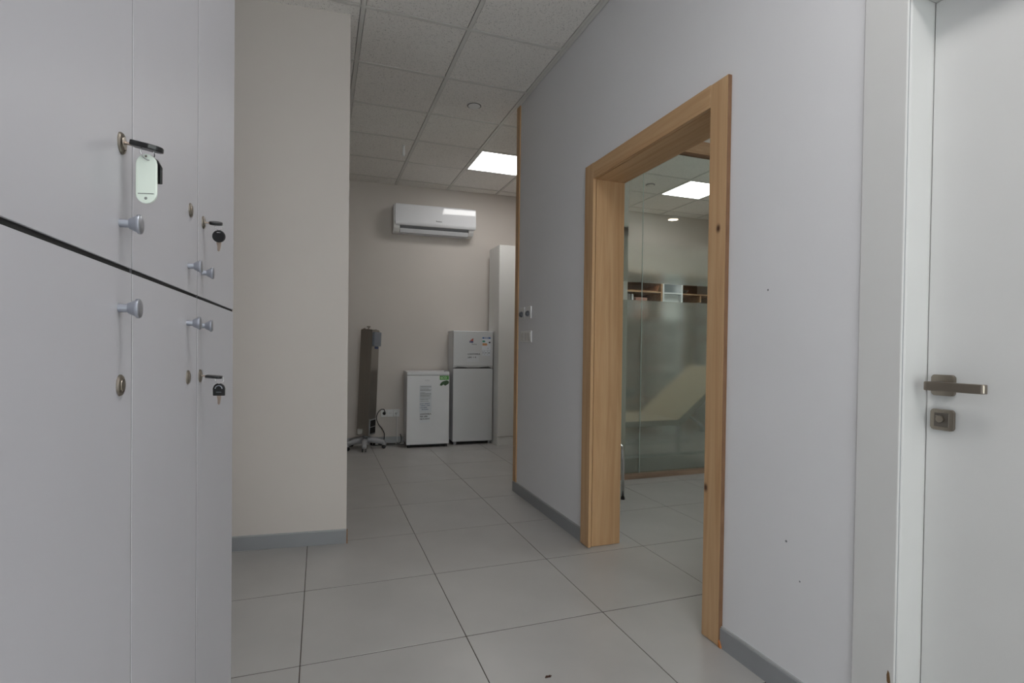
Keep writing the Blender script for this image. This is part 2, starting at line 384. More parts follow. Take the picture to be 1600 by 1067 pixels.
# skirtings
def skirting(name, p, q, h=.079, th=.012, side=1, m=base_grey):
    p, q = Vector((*p, 0)), Vector((*q, 0)); d = (q-p).normalized(); n = Vector((-d.y, d.x, 0))*side
    def poly(t): return [(v.x, v.y) for v in (p, q, q+n*t, p+n*t)]
    o = struct(MB().prism(poly(th), 'z', 0, h-.006).obj(name, m))
    MB().prism(poly(th*.6), 'z', h-.006, h).obj('lip', base_lip, o)
    return o
skirting('baseboard_right', (XR, 1.085), (XR, 1.609))
skirting('baseboard_right_far', (XR, 2.755), (XR, 3.915))
skirting('baseboard_left', (.152, 3.155), (-1.5, 3.155+.165), side=1)
skirting('baseboard_back', (-1.5, bwy(-1.5)), (1.9, bwy(1.9)), h=.07, side=-1, m=base_lip)
MB().box(.1505, 3.139, 0, .1555, 3.155, .078).obj('cut_end', mat('raw_brown_mdf', (140, 98, 62), .8, var=.2, scale=90), bpy.data.objects['baseboard_left'])
# bared wood chip where the near skirting is broken beside the doorway
# plywood edging at the far end of the right wall
o = struct(MB().box(XR-.010, 3.852, .079, XR, 3.915, H-.002, .001, 1).obj('trim_1', birch_z), 'thin plywood edging strip at the far end of white wall', 'trim')
struct(MB().box(XR, 3.915, 0, XO, 3.933, H, .001, 1).obj('trim_2', birch_z))

# ================================================================== PLYWOOD DOORWAY
dw = thing('doorway_frame', 'birch plywood frame lining the open doorway in white wall', 'door frame', (XR, 2.15, 0))
FX = 1.423
def board(name, m, *a, bev=.0012):
    return MB().box(*a, bev, 1).obj(name, m, dw)
c1 = board('casing', birch_knot, FX+.0008, 1.609, .004, XR, 1.703, 2.152)
MB().box(FX+.0015, 1.6075, .004, XR-.001, 1.6095, 2.151).obj('plywood_edge', ply_edge, c1)
c2 = board('casing', birch_z, FX, 2.645, .004, XR, 2.742, 2.156)
c3 = board('casing_head', birch_y, FX+.0003, 1.7034, 2.066, XR, 2.6446, 2.154)
board('jamb', birch_z, 1.452, 2.659, .002, 1.634, 2.68, 2.075)
board('jamb', birch_z, 1.452, 1.695, .002, 1.634, 1.716, 2.075)
board('head_lining', birch_y, 1.449, 1.716, 2.069, 1.634, 2.659, 2.086)
MB().box(XR, 2.668, 0.002, 1.452, 2.679, 2.08).box(XR, 1.696, .002, 1.449, 1.707, 2.08).box(XR, 1.707, 2.076, 1.449, 2.668, 2.084).obj('groove', groove_brown, dw)
# splintered foot of the near casing, the bare orange wood past the skirting
MB().prism([(1.609, .004), (1.609, .03), (1.596, .002)], 'x', FX-.001, XR).obj('splinter', mat('bare_orange_wood', (176, 112, 62), .7, var=.1, scale=60), dw)

# ================================================================== WHITE DOOR
DX = 1.532
d = bpy.data.objects.new('door_1', None); COL.objects.link(d); d.location = (DX, .5, 0)
struct(d, 'plain white flush door with satin lever handle, set deep in its frame', 'door')
MB().box(DX, .063, .006, DX+.042, .963, 2.05, .0015, 1).obj('leaf', door_white, d)
cs = []
for y0, y1 in ((.967, 1.087), (-.057, .063)):
    cs.append(MB().box(XR-.007, y0, 0, XR-.0002, y1, 2.16, .003, 2).obj('casing', door_white, d))
MB().box(XR-.007, .0632, 2.045, XR-.0002, .9668, 2.16, .003, 2).obj('casing_head', door_white, d)
for y0, y1 in ((.965, .985), (.03, .061)):
    MB().box(1.444, y0, 0, DX+.05, y1, 2.075, .004, 2).obj('jamb', door_white, d)
MB().box(1.4525, .061, 2.052, DX+.05, .965, 2.075, .003, 1).obj('head_lining', door_white, d)
MB().box(XR, .9685, 0, 1.4525, .984, 2.07).obj('gasket', grey_plastic, d)
ch = MB()
ch.prism([(.976, .245), (.980, .236), (.985, .243), (.986, .26), (.983, .274), (.979, .268)], 'x', XR-.0078, XR-.0068)
ch.obj('chipped_patch', mat('bare_brown_board', (112, 84, 52), .8, var=.15, scale=80), cs[0])
def rosette(name, z0, z1):
    cy_, cz_, hw_, rr_ = .92075, (z0+z1)/2, .02725, .007
    poly = [(cy_+sx*(hw_-rr_)+rr_*math.cos(a), cz_+sz*(hw_-rr_)+rr_*math.sin(a)) for sx, sz, a0 in ((1, 1, 0), (-1, 1, 90), (-1, -1, 180), (1, -1, 270)) for a in [math.radians(a0+18*q) for q in range(6)]]
    return MB().prism(poly, 'x', DX-.009, DX+.0005, .0025, 2).obj(name, satin_nickel, d)
r1 = rosette('handle_rosette', 1.012, 1.066)
b = MB()
b.lathe([(.011, 0), (.0105, .034)], (DX-.008, .921, 1.039), (-1, 0, 0), 20)
r1n = b.obj('handle_neck', satin_nickel, r1)
lv = MB()
pts = [(.934, 0), (.90, 0), (.86, .002), (.83, .002), (.803, .001)]
lv.prism([(DX-.058, .936), (DX-.040, .936), (DX-.036, .90), (DX-.041, .806), (DX-.044, .801), (DX-.056, .801), (DX-.060, .806), (DX-.059, .90)], 'z', 1.026, 1.049, .0025, 2)
lv.obj('lever', satin_nickel, r1)
r2 = rosette('lock_rosette', .922, .976)
shaded_nickel = mat('shaded_nickel', (112, 105, 98), .4, .8, var=.1)
MB().box(DX-.0098, .9035, .931, DX-.0085, .938, .967, .0006, 1).obj('lock_recess', shaded_nickel, r2)  # recess shade painted as a darker nickel plate
b = MB(); b.lathe([(.0092, 0), (.0090, .005)], (DX-.0095, .923, .951), (-1, 0, 0), 24); b.obj('lock_cylinder', satin_nickel, r2)
MB().box(DX-.0150, .9165, .9575, DX-.0092, .9325, .9590).obj('key_slit', satin_nickel, r2)

# ================================================================== LOCKERS
LX = -.2
def locker_knob(parent, y, z):
    k = MB().lathe([(.0044, 0), (.0044, .0085), (.0056, .0088), (.0092, .0160), (.0102, .0164), (.0104, .0172), (.0104, .0186), (.0099, .0194), (.0088, .0199), (.004, .0203)], (LX, y, z), (1, 0, 0), 28).obj('knob', alu, parent)
    return k
def cam_lock(parent, y, z, r=.0115):
    l = MB().lathe([(r, 0), (r, .0010), (r*.90, .0024), (r*.64, .0034), (r*.60, .0027), (r*.56, .0037), (r*.1, .0039)], (LX, y, z), (1, 0, 0), 28).obj('cam_lock', nickel, parent)
    MB().box(LX+.0040, y-.0005, z-.0034, LX+.0044, y+.0005, z+.0034).obj('key_slot', dark_gap, l) if False else None
    return l
def locker(name, label, y0, doors, knobs, locks):
    y1 = doors[-1]
    t = thing(name, label, 'locker', (LX-.27, (y0+y1)/2, 0))
    zg0, zg1, top = 1.2013, 1.2067, 2.12
    body = MB()
    for z0, z1 in ((.08, 1.199), (1.209, top)):
        body.box(LX-.52, y0+.0008, z0, LX-.0185, y1-.0008, z1)
    body.box(LX-.50, y0+.02, 1.199, LX-.03, y1-.02, 1.209)
    body.obj('cabinet_body', locker_mat, t)
    MB().box(LX-.5, y0+.0008, .0, LX-.03, y1-.0008, .08).obj('plinth', base_grey, t)
    ya = y0
    for n, yb in enumerate(doors):
        for lv_, (z0, z1) in enumerate(((.09, zg0), (zg1, top))):
            dd = MB().box(LX-.018, ya+(.0022 if ya > y0 else .0006), z0, LX, yb-(.0022 if yb < y1 else .0012), z1, .0004, 1).obj('locker_door', locker_mat, t)
            for (nn, ll, y, z) in knobs:
                if nn == n and ll == lv_: locker_knob(dd, y, z)
            for (nn, ll, y, z) in locks:
                if nn == n and ll == lv_: cam_lock(dd, y, z)
        ya = yb
        if yb < y1: MB().box(LX-.0175, yb-.0022, .09, LX-.0004, yb+.0022, top).obj('seam_shade_strip', seam_grey, t)  # grey strip paints the shade inside the door seam
    MB().box(LX-.0175, y1-.0012, .09, LX-.0004, y1+.0010, top).obj('seam_shade_strip', seam_grey, t) if y0 < .5 else None  # same painted seam shade at the joint with the next locker
    MB().box(LX-.03, y0+.001, zg0, LX-.0022, y1-.001, zg1).obj('shadow_gap', dark_gap, t)
    return t
locker('locker', 'pale grey locker nearest the camera with one wide door above another', .3, [.7125],
       [(0, 1, .673, 1.250), (0, 0, .670, 1.160)], [(0, 1, .676, 1.335), (0, 0, .674, 1.078)])
locker('locker', 'pale grey double door locker ending at the greige wall face', .7138, [1.0535, 1.459],
       [(0, 1, .984, 1.248), (1, 1, 1.085, 1.250), (0, 0, .977, 1.156), (1, 0, 1.074, 1.155)],
       [(0, 1, .996, 1.340), (1, 1, 1.097, 1.342), (0, 0, .983, 1.069), (1, 0, 1.076, 1.066)])

# ------------------------------------------------------------------ keys
def slab(mb, outline, o, ux, uy, th):
    o, ux, uy = Vector(o), Vector(ux).normalized(), Vector(uy).normalized(); n = ux.cross(uy).normalized()
    k = len(outline); vs = [o+ux*a+uy*b2+n*th/2 for a, b2 in outline]+[o+ux*a+uy*b2-n*th/2 for a, b2 in outline]
    fs = [tuple(range(k)), tuple(range(k, 2*k))[::-1]]+[(i, k+i, k+(i+1) % k, (i+1) % k) for i in range(k)]
    return mb.solid(vs, fs, min(th*.22, .0012), 2)
def ring(mb, c, r, n, rr=.0006):
    n = Vector(n).normalized(); t = Vector((0, 0, 1)); e1 = n.cross(t).normalized(); e2 = n.cross(e1); c = Vector(c)
    return mb.tube([c+(e1*math.cos(a)+e2*math.sin(a))*r for a in [2*PI*k/24 for k in range(24)]], rr, 6, True)
def capsule(wd, ht, n=8):
    r = wd/2; out = []
    for k in range(n+1): a = PI*k/n; out.append((r*math.cos(a), -r+r*math.sin(a)))
    for k in range(n+1): a = PI+PI*k/n; out.append((r*math.cos(a), -ht+r+r*math.sin(a)))
    return out
def circ(r, n=20, c=(0, 0)): return [(c[0]+r*math.cos(2*PI*k/n), c[1]+r*math.sin(2*PI*k/n)) for k in range(n)]
BLADE = [(-.0036, 0), (.0036, 0), (.0034, -.004), (.0028, -.005), (.0030, -.007), (.0022, -.008), (.0026, -.010), (.0018, -.0115), (.0020, -.0135), (.0008, -.0165), (-.0010, -.0168), (-.0022, -.0145), (-.0020, -.006), (-.0030, -.005)]
faceX, UP = (.985, -.17, 0), (0, 0, 1)
# key set with the blank mint tag, upper door of the near locker
k = thing('key_set', 'black headed key in near locker holding a blank mint tag', 'keys', (LX+.004, .676, 1.335))
dirx = Vector((1, 0, -.16))
b = MB(); slab(b, [(0, -.0012), (.012, -.0012), (.012, .0012), (0, .0012)], (LX+.003, .676, 1.336), dirx, (0, .2, 1), .003); b.obj('key_blade', key_metal, k)
b = MB(); slab(b, [(0, -.0085), (.018, -.0105), (.026, -.008), (.0295, -.003), (.0295, .003), (.026, .008), (.018, .0105), (0, .0085)], (LX+.0095, .676, 1.3365), dirx, (0, 1, .12), .0056); b.obj('key_head', black_plastic, k)
b = MB(); ring(b, (-.1755, .6745, 1.3275), .0075, (.75, -.66, 0)); b.obj('key_ring', chrome, k)
b = MB(); slab(b, capsule(.0215, .0535), (-.1772, .678, 1.3272), (.96, -.28, 0), UP, .0028); tg = b.obj('key_tag', tag_mat, k)
nrm = Vector((.96, -.28, 0)).normalized().cross(Vector(UP)); pf = Vector((-.1772, .678, 1.3272))+nrm*.0015
ex = Vector((.96, -.28, 0)).normalized()
MB().lathe([(.0013, 0), (.0011, .0003)], pf+Vector((0, 0, -.0028)), nrm, 12).obj('tag_hole', nickel, tg)
b = MB(); b.lathe([(.0016, 0), (.0012, .0004)], pf+Vector((0, 0, -.0478)), nrm, 14)
slab(b, [(-.0082, -.0005), (.0082, -.0005), (.0082, .0005), (-.0082, .0005)], pf+Vector((0, 0, -.0428)), ex, UP, .0005); b.obj('tag_eyelet', mat('dull_grey_slot', (132, 136, 132), .5), tg)
b = MB(); slab(b, [(-.011, -.032), (.0085, -.032), (.0085, -.014), (.004, -.006), (0, -.003), (-.006, -.006), (-.011, -.014)], (-.1735, .690, 1.331), (.96, -.28, 0), UP, .0035); b.obj('spare_key_head', black_plastic, k)
# key with a round headed spare, upper far door
k = thing('key_set', 'round headed black spare key hanging from upper lock of far locker door', 'keys', (LX+.004, 1.097, 1.342))
b = MB(); slab(b, [(0, -.0011), (.011, -.0011), (.011, .0011), (0, .0011)], (LX+.003, 1.097, 1.342), (1, 0, 0), (0, .2, 1), .003); b.obj('key_blade', key_metal, k)
b = MB(); slab(b, circ(.0112, 18, (.0112, 0)), (LX+.0095, 1.097, 1.3425), (1, 0, -.04), (0, 1, .35), .0052); b.obj('key_head', black_plastic, k)
b = MB(); ring(b, (-.1748, 1.0985, 1.3365), .0062, (.4, -.9, 0)); b.obj('key_ring', chrome, k)
b = MB(); slab(b, circ(.0112, 22), (-.1747, 1.1, 1.3195), (.97, -.2, 0), UP, .0042); sk = b.obj('spare_key_head', black_plastic, k)
b = MB(); slab(b, [(-.003, -.0008), (.003, -.0008), (.003, .0008), (-.003, .0008)], (-.1747-.0004, 1.1-.0022, 1.3262), (.97, -.2, 0), UP, .0008); b.obj('key_eyelet', chrome, sk)
b = MB(); slab(b, [(x*1.15, y) for x, y in BLADE], (-.1747, 1.1, 1.309), (.97, -.2, 0), UP, .0018); b.obj('spare_key_blade', key_metal, k)
# key with an arched spare, lower far door
k = thing('key_set', 'square shouldered black spare key hanging from lower lock of far locker door', 'keys', (LX+.004, 1.076, 1.066))
b = MB(); slab(b, [(0, -.0011), (.010, -.0011), (.010, .0011), (0, .0011)], (LX+.003, 1.076, 1.066), (1, 0, -.03), (0, .2, 1), .003); b.obj('key_blade', key_metal, k)
b = MB(); slab(b, [(0, -.009), (.022, -.011), (.0265, -.006), (.0265, .006), (.022, .011), (0, .009)], (LX+.0095, 1.076, 1.0655), (1, 0, -.09), (0, 1, .04), .0046); b.obj('key_head', black_plastic, k)
b = MB(); ring(b, (-.1690, 1.078, 1.0585), .0068, (.35, -.93, 0)); b.obj('key_ring', chrome, k)
b = MB()
arch = [(-.0100, -.0225), (.0100, -.0225)]+[(.0100*math.cos(a), -.0100+.0100*math.sin(a)) for a in [PI*q/10 for q in range(11)]]
slab(b, arch, (-.1700, 1.08, 1.0525), (.97, -.2, 0), UP, .0042); sk = b.obj('spare_key_head', black_plastic, k)
nv = Vector((.97, -.2, 0)).normalized().cross(Vector(UP))
b = MB(); cpt = Vector((-.17, 1.08, 1.0425))+nv*.0024; e = Vector((.97, -.2, 0)).normalized()
b.tube([cpt+e*.0058*math.cos(a)+Vector((0, 0, .0058*math.sin(a))) for a in [PI*q/12 for q in range(13)]], .0009, 6)
b.obj('key_slot', alu, sk)
b = MB(); slab(b, [(-.0045, -.0005), (.0045, -.0005), (.0045, .0005), (-.0045, .0005)], (-.17+nv.x*.0022, 1.08+nv.y*.0022, 1.0365), (.97, -.2, 0), UP, .0004); b.obj('key_stamp', print_grey, sk)
b = MB(); slab(b, BLADE, (-.1700, 1.08, 1.0305), (.97, -.2, 0), UP, .0018); b.obj('spare_key_blade', key_metal, k)

# ================================================================== CEILING FITTINGS
def led_panel(i, j, label, m):
    x0, y0 = CX0+T*i, CY0+T*j
    t = thing('ceiling_light', label, 'ceiling light', (x0+.3, y0+.3, H), group=None)
    f = MB(); a, c = .013, .032
    f.box(x0+a, y0+a, H-.001, x0+T-a, y0+c, H+.014); f.box(x0+a, y0+T-c, H-.001, x0+T-a, y0+T-a, H+.014)
    f.box(x0+a, y0+c, H-.001, x0+c, y0+T-c, H+.014); f.box(x0+T-c, y0+c, H-.001, x0+T-a, y0+T-c, H+.014)
    f.obj('light_frame', white_plastic, t)
    MB().box(x0+c, y0+c, H+.003, x0+T-c, y0+T-c, H+.010).obj('diffuser', m, t)
led_panel(2, 3, 'square LED panel in the ceiling near the air conditioner', panel_mat)
led_panel(6, 3, 'square LED panel in the ceiling beyond the glass partition', panel_mat)
led_panel(0, -5, 'square LED panel in the hall ceiling beside the lockers', hall_panel_mat)
led_panel(0, -8, 'square LED panel in the ceiling by the added glazed entrance', hall_panel_mat)
t = thing('smoke_detector', 'round flush white disc in the ceiling tile before the nook', 'detector', (1.105, 3.987, H))
MB().lathe([(.047, 0), (.047, .008), (.044, .011), (.02, .012)], (1.105, 3.987, H+.003), (0, 0, -1), 32).obj('disc', white_plastic, t)
MB().lathe([(.053, 0), (.053, .006), (.052, .007)], (1.105, 3.987, H+.003), (0, 0, -1), 32).obj('shadow_ring', dark_gap, t)
MB().lathe([(.062, 0), (.062, .003), (.056, .0055)], (1.105, 3.987, H+.003), (0, 0, -1), 32).obj('rim', grid_white, t)
t = thing('smoke_detector', 'round flush disc in the ceiling seen through the clear glass', 'detector', (3.507, 5.171, H))
MB().lathe([(.040, 0), (.040, .010), (.034, .012), (.02, .013)], (3.507, 5.171, H+.003), (0, 0, -1), 32).obj('disc', ctile_mat, t)
MB().lathe([(.052, 0), (.052, .003), (.045, .006)], (3.507, 5.171, H+.003), (0, 0, -1), 32).obj('rim', grey_plastic, t)
t = thing('ceiling_sprinkler', 'tiny white pendant fitting hanging from ceiling left of the light', 'sprinkler', (.721, 5.025, H))
MB().lathe([(.018, 0), (.018, .003), (.008, .007)], (.721, 5.025, H+.003), (0, 0, -1), 20).obj('collar', white_plastic, t)
MB().lathe([(.008, 0), (.011, .02), (.014, .06), (.012, .085), (.006, .092)], (.721, 5.025, H-.002), (0, 0, -1), 16).obj('bulb', white_plastic, t)
t = thing('downlight', 'warm round recessed downlight mirrored in the glass partition', 'downlight', (4.74, 1.52, H))
MB().lathe([(.092, 0), (.092, .004), (.075, .006)], (4.74, 1.52, H+.003), (0, 0, -1), 32).obj('rim', white_plastic, t)
MB().lathe([(.072, 0), (.072, .0075)], (4.74, 1.52, H+.0015), (0, 0, -1), 32).obj('lens', warm_mat, t)

# ================================================================== AIR CONDITIONER (local: x along wall, y out of wall is -)
ac = thing('air_conditioner', 'white split air conditioner mounted high on the greige wall', 'air conditioner', (1.255, bwy(1.255), 2.575), (0, 0, math.atan(-.05)))
hw = .462
prof = [(-.002, -.158), (-.095, -.158), (-.135, -.150), (-.168, -.115), (-.180, -.075), (-.180, .13), (-.165, .148), (-.002, .152)]
b = MB()
for x0, x1 in ((-hw-.016, -hw+.055), (hw-.075, hw-.018)): b.prism(prof, 'x', x0, x1, .004, 2)
back = [(-.002, -.158), (-.070, -.158), (-.080, -.06), (-.176, -.055), (-.176, .13), (-.165, .148), (-.002, .152)]
b.prism(back, 'x', -hw+.055, hw-.075)
b.obj('body', white_plastic, ac, True)
b = MB(); b.prism([(-.172, -.072), (-.188, -.090), (-.200, -.082), (-.209, -.062), (-.210, -.05), (-.2060, .136), (-.200, .148), (-.178, .154), (-.172, .154)], 'x', -hw, hw, .005, 3)
fp = b.obj('front_panel', gloss_white, ac, True)
b = MB(); b.text('Rotenso', .020, (-.005, -.2092, -.030), (1, 0, 0), (0, 0, 1), .0006); b.obj('lettering', ink, fp, True)
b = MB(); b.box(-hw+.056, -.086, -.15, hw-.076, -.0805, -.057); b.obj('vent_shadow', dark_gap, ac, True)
b = MB(); b.prism([(-.162, -.110), (-.167, -.108), (-.125, -.146), (-.120, -.150), (-.128, -.152), (-.150, -.140)], 'x', -hw+.06, hw-.08)
lvn = MB(); lvn.prism([(-.166, -.119), (-.159, -.117), (-.126, -.157), (-.134, -.161)], 'x', -hw+.058, hw-.078, .002, 1)
lvn.obj('louver', gloss_white, ac, True)
b = MB(); b.prism([(-.172, -.082), (-.170, -.078), (-.120, -.122), (-.122, -.126)], 'x', -hw+.06, hw-.08); b.obj('inner_vane', grey_plastic, ac, True)
b = MB()
for q in range(14):
    x = -hw+.09+q*.056; b.box(x, -.150, -.112, x+.003, -.12, -.085)
b.obj('vane_fins', grey_plastic, ac, True)['kind'] = 'stuff'

# ================================================================== FRIDGES (local: x along front, y = 0 front face going back, z up)
def flat(mb, x0, z0, x1, z1, y=-.0006): return mb.box(x0, y, z0, x1, y+.0005, z1)
sf = thing('small_fridge', 'low white fridge with papers on its door, left of the taller one', 'fridge', (.900, 5.872, 0), (0, 0, -.05))
Wd, Ht = .472, .842
MB().box(.004, .052, .028, Wd-.004, .37, Ht-.008, .006, 2).obj('cabinet_body', fridge_white, sf, True)
dsf = MB().box(0, 0, .034, Wd, .046, .800, .007, 3).obj('fridge_door', fridge_white, sf, True)
MB().box(0, .001, .8035, Wd, .37, Ht, .006, 3).obj('worktop', fridge_white, sf, True)
MB().box(.006, .044, .04, Wd-.006, .053, .80).obj('door_gasket', dark_gap, sf, True)
for x in (.03, Wd-.03):
    for y in (.04, .33): MB().lathe([(.018, 0), (.018, .022), (.012, .034)], (x, y, 0), (0, 0, 1), 14).obj('foot', black_plastic, sf, True)
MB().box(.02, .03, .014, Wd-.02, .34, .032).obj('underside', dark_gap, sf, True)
MB().box(Wd-.058, .006, Ht, Wd-.004, .04, Ht+.009, .003, 1).obj('hinge_cap', grey_plastic, sf, True)
flat(MB(), .196, .738, .252, .752).obj('badge', mat('faint_grey_badge', (206, 207, 210), .3), dsf, True)
st = flat(MB(), .362, .750, .464, .797, -.0008).obj('sticker', mat('green_sticker', (84, 158, 66), .45, var=.25, scale=60, dark=(44, 104, 40)), dsf, True)
st['label'] = 'bright green sticker strip'
b = MB(); b.text('ECO', .034, (.372, -.0008, .761), (1, 0, 0), (0, 0, 1)); b.obj('lettering', mat('pale_green_print', (200, 226, 190), .5), st, True)
b = MB(); pts = [(.362, .688), (.372, .712), (.388, .728), (.41, .738), (.44, .745), (.464, .735), (.465, .712), (.448, .698), (.425, .684), (.402, .698), (.385, .684)]
b.prism(pts, 'y', -.0008, -.0002); s2 = b.obj('sticker', mat('dark_green_leaf_print', (50, 84, 44), .5, var=.35, scale=50, dark=(28, 44, 26)), dsf, True)
s2['label'] = 'dark green leaf shaped sticker'
# papers (own things, taped to the door)
def on_front(t, p): return (Matrix.Translation(t.location) @ t.rotation_euler.to_matrix().to_4x4()) @ Vector(p)
pp = thing('paper_notice', 'long printed notice on the low fridge with writing at its foot', 'paper', on_front(sf, (.205, -.0006, .54)), (0, 0, -.05))
MB().box(-.066, -.0010, -.150, .068, 0, .152).obj('sheet', mat('notice_sheet', (210, 214, 219), .7, var=.01), pp, True)
b = MB(); rng = random.Random(3); z = .142
rows = [(1, 1), (1, 1), (0, 0), (1, .8), (1, 1), (1, .95), (0, 0), (1, .4), (1, .9), (1, .95), (1, .9), (1, .8), (1, 1), (0, 0), (1, .85), (1, .7), (0, 0), (1, .8)]
for on, ln in rows:
    if on:
        x = -.058
        while x < -.058+.118*ln:
            wl_ = rng.uniform(.006, .018); b.box(x, -.0014, z-.0042, min(x+wl_, .062), -.0010, z); x += wl_+.0028
    z -= .0098
pr_ = b.obj('printed_lines', print_grey, pp, True); pr_['kind'] = 'stuff'
b = MB()
for n, s_ in enumerate(('proszę zamykać', 'lodówkę i dbać', 'o porządek', 'dziękujemy')):
    b.text(s_, .0165, (-.060+.006*n*(n % 2), -.0010, -.058-.021*n), (1, 0, .03), (0, 0, 1))
b.obj('handwriting', blue_ink, pp, True)
pn = thing('paper_note', 'small handwritten note below the printed notice on the low fridge', 'paper', on_front(sf, (.20, -.0006, .333)), (0, 0, -.05))
MB().box(-.058, -.0010, -.055, .050, 0, .058).obj('sheet', mat('note_sheet', (216, 219, 224), .7, var=.01), pn, True)
b = MB()
for n, s_ in enumerate(('LODÓWKA', 'NA LEKI', 'NIE RUSZAĆ')):
    b.text(s_, (.0235, .0235, .0195)[n], (-.054, -.0010, .030-.026*n), (1, 0, .02), (0, 0, 1))
b.obj('handwriting', ink, pn, True)

tf = thing('tall_fridge', 'tall two door silver white fridge beside the white cupboard', 'fridge', (1.4265, 5.912, 0), (0, 0, -.03))
Wd, Ht = .470, 1.296
MB().box(.003, .056, .034, Wd-.003, .31, Ht-.006, .008, 2).obj('cabinet_body', fridge_white, tf, True)
MB().box(.008, .046, .05, Wd-.008, .058, Ht-.02).obj('door_gasket', dark_gap, tf, True)
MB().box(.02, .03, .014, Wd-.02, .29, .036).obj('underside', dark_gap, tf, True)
MB().box(0, 0, .036, Wd, .048, .873, .008, 3).obj('fridge_door', fridge_grey, tf, True)
b = MB(); b.box(0, 0, .902, Wd, .048, 1.288, .008, 3)
b.prism([(0, .883), (0, .905), (Wd, .905), (Wd, .883), (Wd-.02, .884), (Wd-.05, .898), (Wd-.17, .886), (.17, .886), (.05, .898), (.02, .884)], 'y', .006, .044)
fz = b.obj('freezer_door', fridge_grey, tf, True)
for sgn, o_ in ((1, 0), (-1, Wd)):
    MB().prism([(o_+sgn*.028, .885), (o_+sgn*.05, .897), (o_+sgn*.15, .888)], 'y', .0042, .0058).obj('grip_recess', mat('grip_grey', (120, 121, 123), .5), fz, True)
MB().box(0, .002, 1.288, Wd, .31, 1.306, .005, 2).obj('top_cover', fridge_white, tf, True)
for x in (.035, Wd-.03):
    for y in (.04, .27): MB().lathe([(.02, 0), (.02, .022), (.012, .04)], (x, y, 0), (0, 0, 1), 14).obj('foot', grey_plastic, tf, True)
# triangular red and blue shop sticker with small lettering
b = MB(); b.prism([(.188, 1.190), (.232, 1.190), (.232, 1.224)], 'y', -.0008, 0); b.obj('sticker', mat('red_print', (176, 74, 58), .5, var=.1), fz, True)['label'] = 'red triangular upper half of small logo'
b = MB(); b.box(.188, -.0008, 1.170, .200, 0, 1.188).box(.202, -.0008, 1.170, .232, 0, 1.188); b.obj('sticker', mat('navy_print', (44, 58, 110), .5, var=.1), fz, True)['label'] = 'navy lower half of small logo'
b = MB(); b.text('Amica', .024, (.212, 0, 1.146), (1, 0, 0), (0, 0, 1)); b.obj('lettering', print_grey, fz, True)
# energy label
el = MB().box(.337, -.0008, 1.022, .440, 0, 1.240).obj('energy_label', mat('label_white', (214, 218, 224), .5), fz, True)
b = MB(); b.box(.339, -.0012, 1.219, .438, -.0008, 1.236); b.obj('label_header', mat('label_blue', (38, 86, 150), .5), el, True)
b = MB(); b.text('ENERG', .017, (.360, -.0013, 1.222), (1, 0, 0), (0, 0, 1)); b.obj('label_heading', paper, el, True)
b = MB(); b.prism([(.340, 1.178), (.366, 1.178), (.376, 1.184), (.366, 1.198), (.340, 1.198)], 'y', -.0012, -.0008); b.obj('class_arrow', mat('label_green', (58, 140, 120), .5), el, True)
b = MB(); b.prism([(.340, 1.140), (.392, 1.140), (.400, 1.147), (.392, 1.166), (.340, 1.166)], 'y', -.0012, -.0008); b.obj('class_arrow', mat('label_orange', (196, 140, 96), .5, var=.15, scale=90), el, True)
b = MB(); b.prism([(.412, 1.176), (.420, 1.168), (.436, 1.168), (.436, 1.184), (.420, 1.184)], 'y', -.0012, -.0008)
b.text('A+', .013, (.4, -.0008, 1.104), (1, 0, 0), (0, 0, 1))
for x0, x1 in ((.342, .362), (.370, .398), (.405, .434)):
    for z_ in (1.028, 1.084): b.box(x0, -.0011, z_, x1, -.0008, z_+.0012)
    for x_ in (x0, x1): b.box(x_, -.0011, 1.028, x_+.0012, -.0008, 1.085)
b.box(.348, -.0011, 1.045, .352, -.0008, 1.07).box(.378, -.0011, 1.05, .386, -.0008, 1.062).box(.412, -.0011, 1.05, .428, -.0008, 1.058)
b.obj('label_marks', ink, el, True)['kind'] = 'stuff'
nt_ = thing('paper_note', 'handwritten paper strip taped on the freezer door of tall fridge', 'paper', on_front(tf, (.228, -.0006, 1.010)), (0, 0, -.03))
MB().box(-.068, -.0010, -.058, .072, 0, .054).obj('sheet', mat('strip_sheet', (204, 206, 210), .6, var=.01), nt_, True)
b = MB(); b.text('LODÓWKA', .028, (-.062, -.0010, .020), (1, 0, .01), (0, 0, 1)); b.text('LEKI  I  K', .026, (-.062, -.0010, -.016), (1, 0, .01), (0, 0, 1)); b.obj('handwriting', ink, nt_, True)

# ================================================================== TALL CUPBOARD
cu = thing('tall_cupboard', 'tall plain white cupboard at the end of the fridge row', 'cupboard', (1.908, 5.74, 0))
MB().box(1.908, 5.759, .1, 2.36, 6.115, 2.285, .001, 1).obj('cabinet_body', mat('white_laminate', (226, 226, 224), .35, var=.008), cu)
MB().box(1.909, 5.740, .1035, 2.359, 5.758, 2.284, .0012, 1).obj('cupboard_door', MATS['white_laminate'], cu)
MB().box(1.909, 5.745, 0, 2.359, 6.10, .0985).obj('plinth', MATS['white_laminate'], cu)

# ================================================================== GERMICIDAL LAMP ON WHEELED BASE
lx, ly = .468, 5.985
lp = thing('air_steriliser', 'tall brushed steel air steriliser column leaning on a grey wheeled base', 'air purifier', (lx, ly, 0), (0, 0, 0))
TH = math.radians(30); tilt = math.radians(1.9)
Rl = Matrix.Translation((lx+.012, ly, .135)) @ Matrix.Rotation(tilt, 4, 'Y') @ Matrix.Rotation(-TH, 4, 'Z')
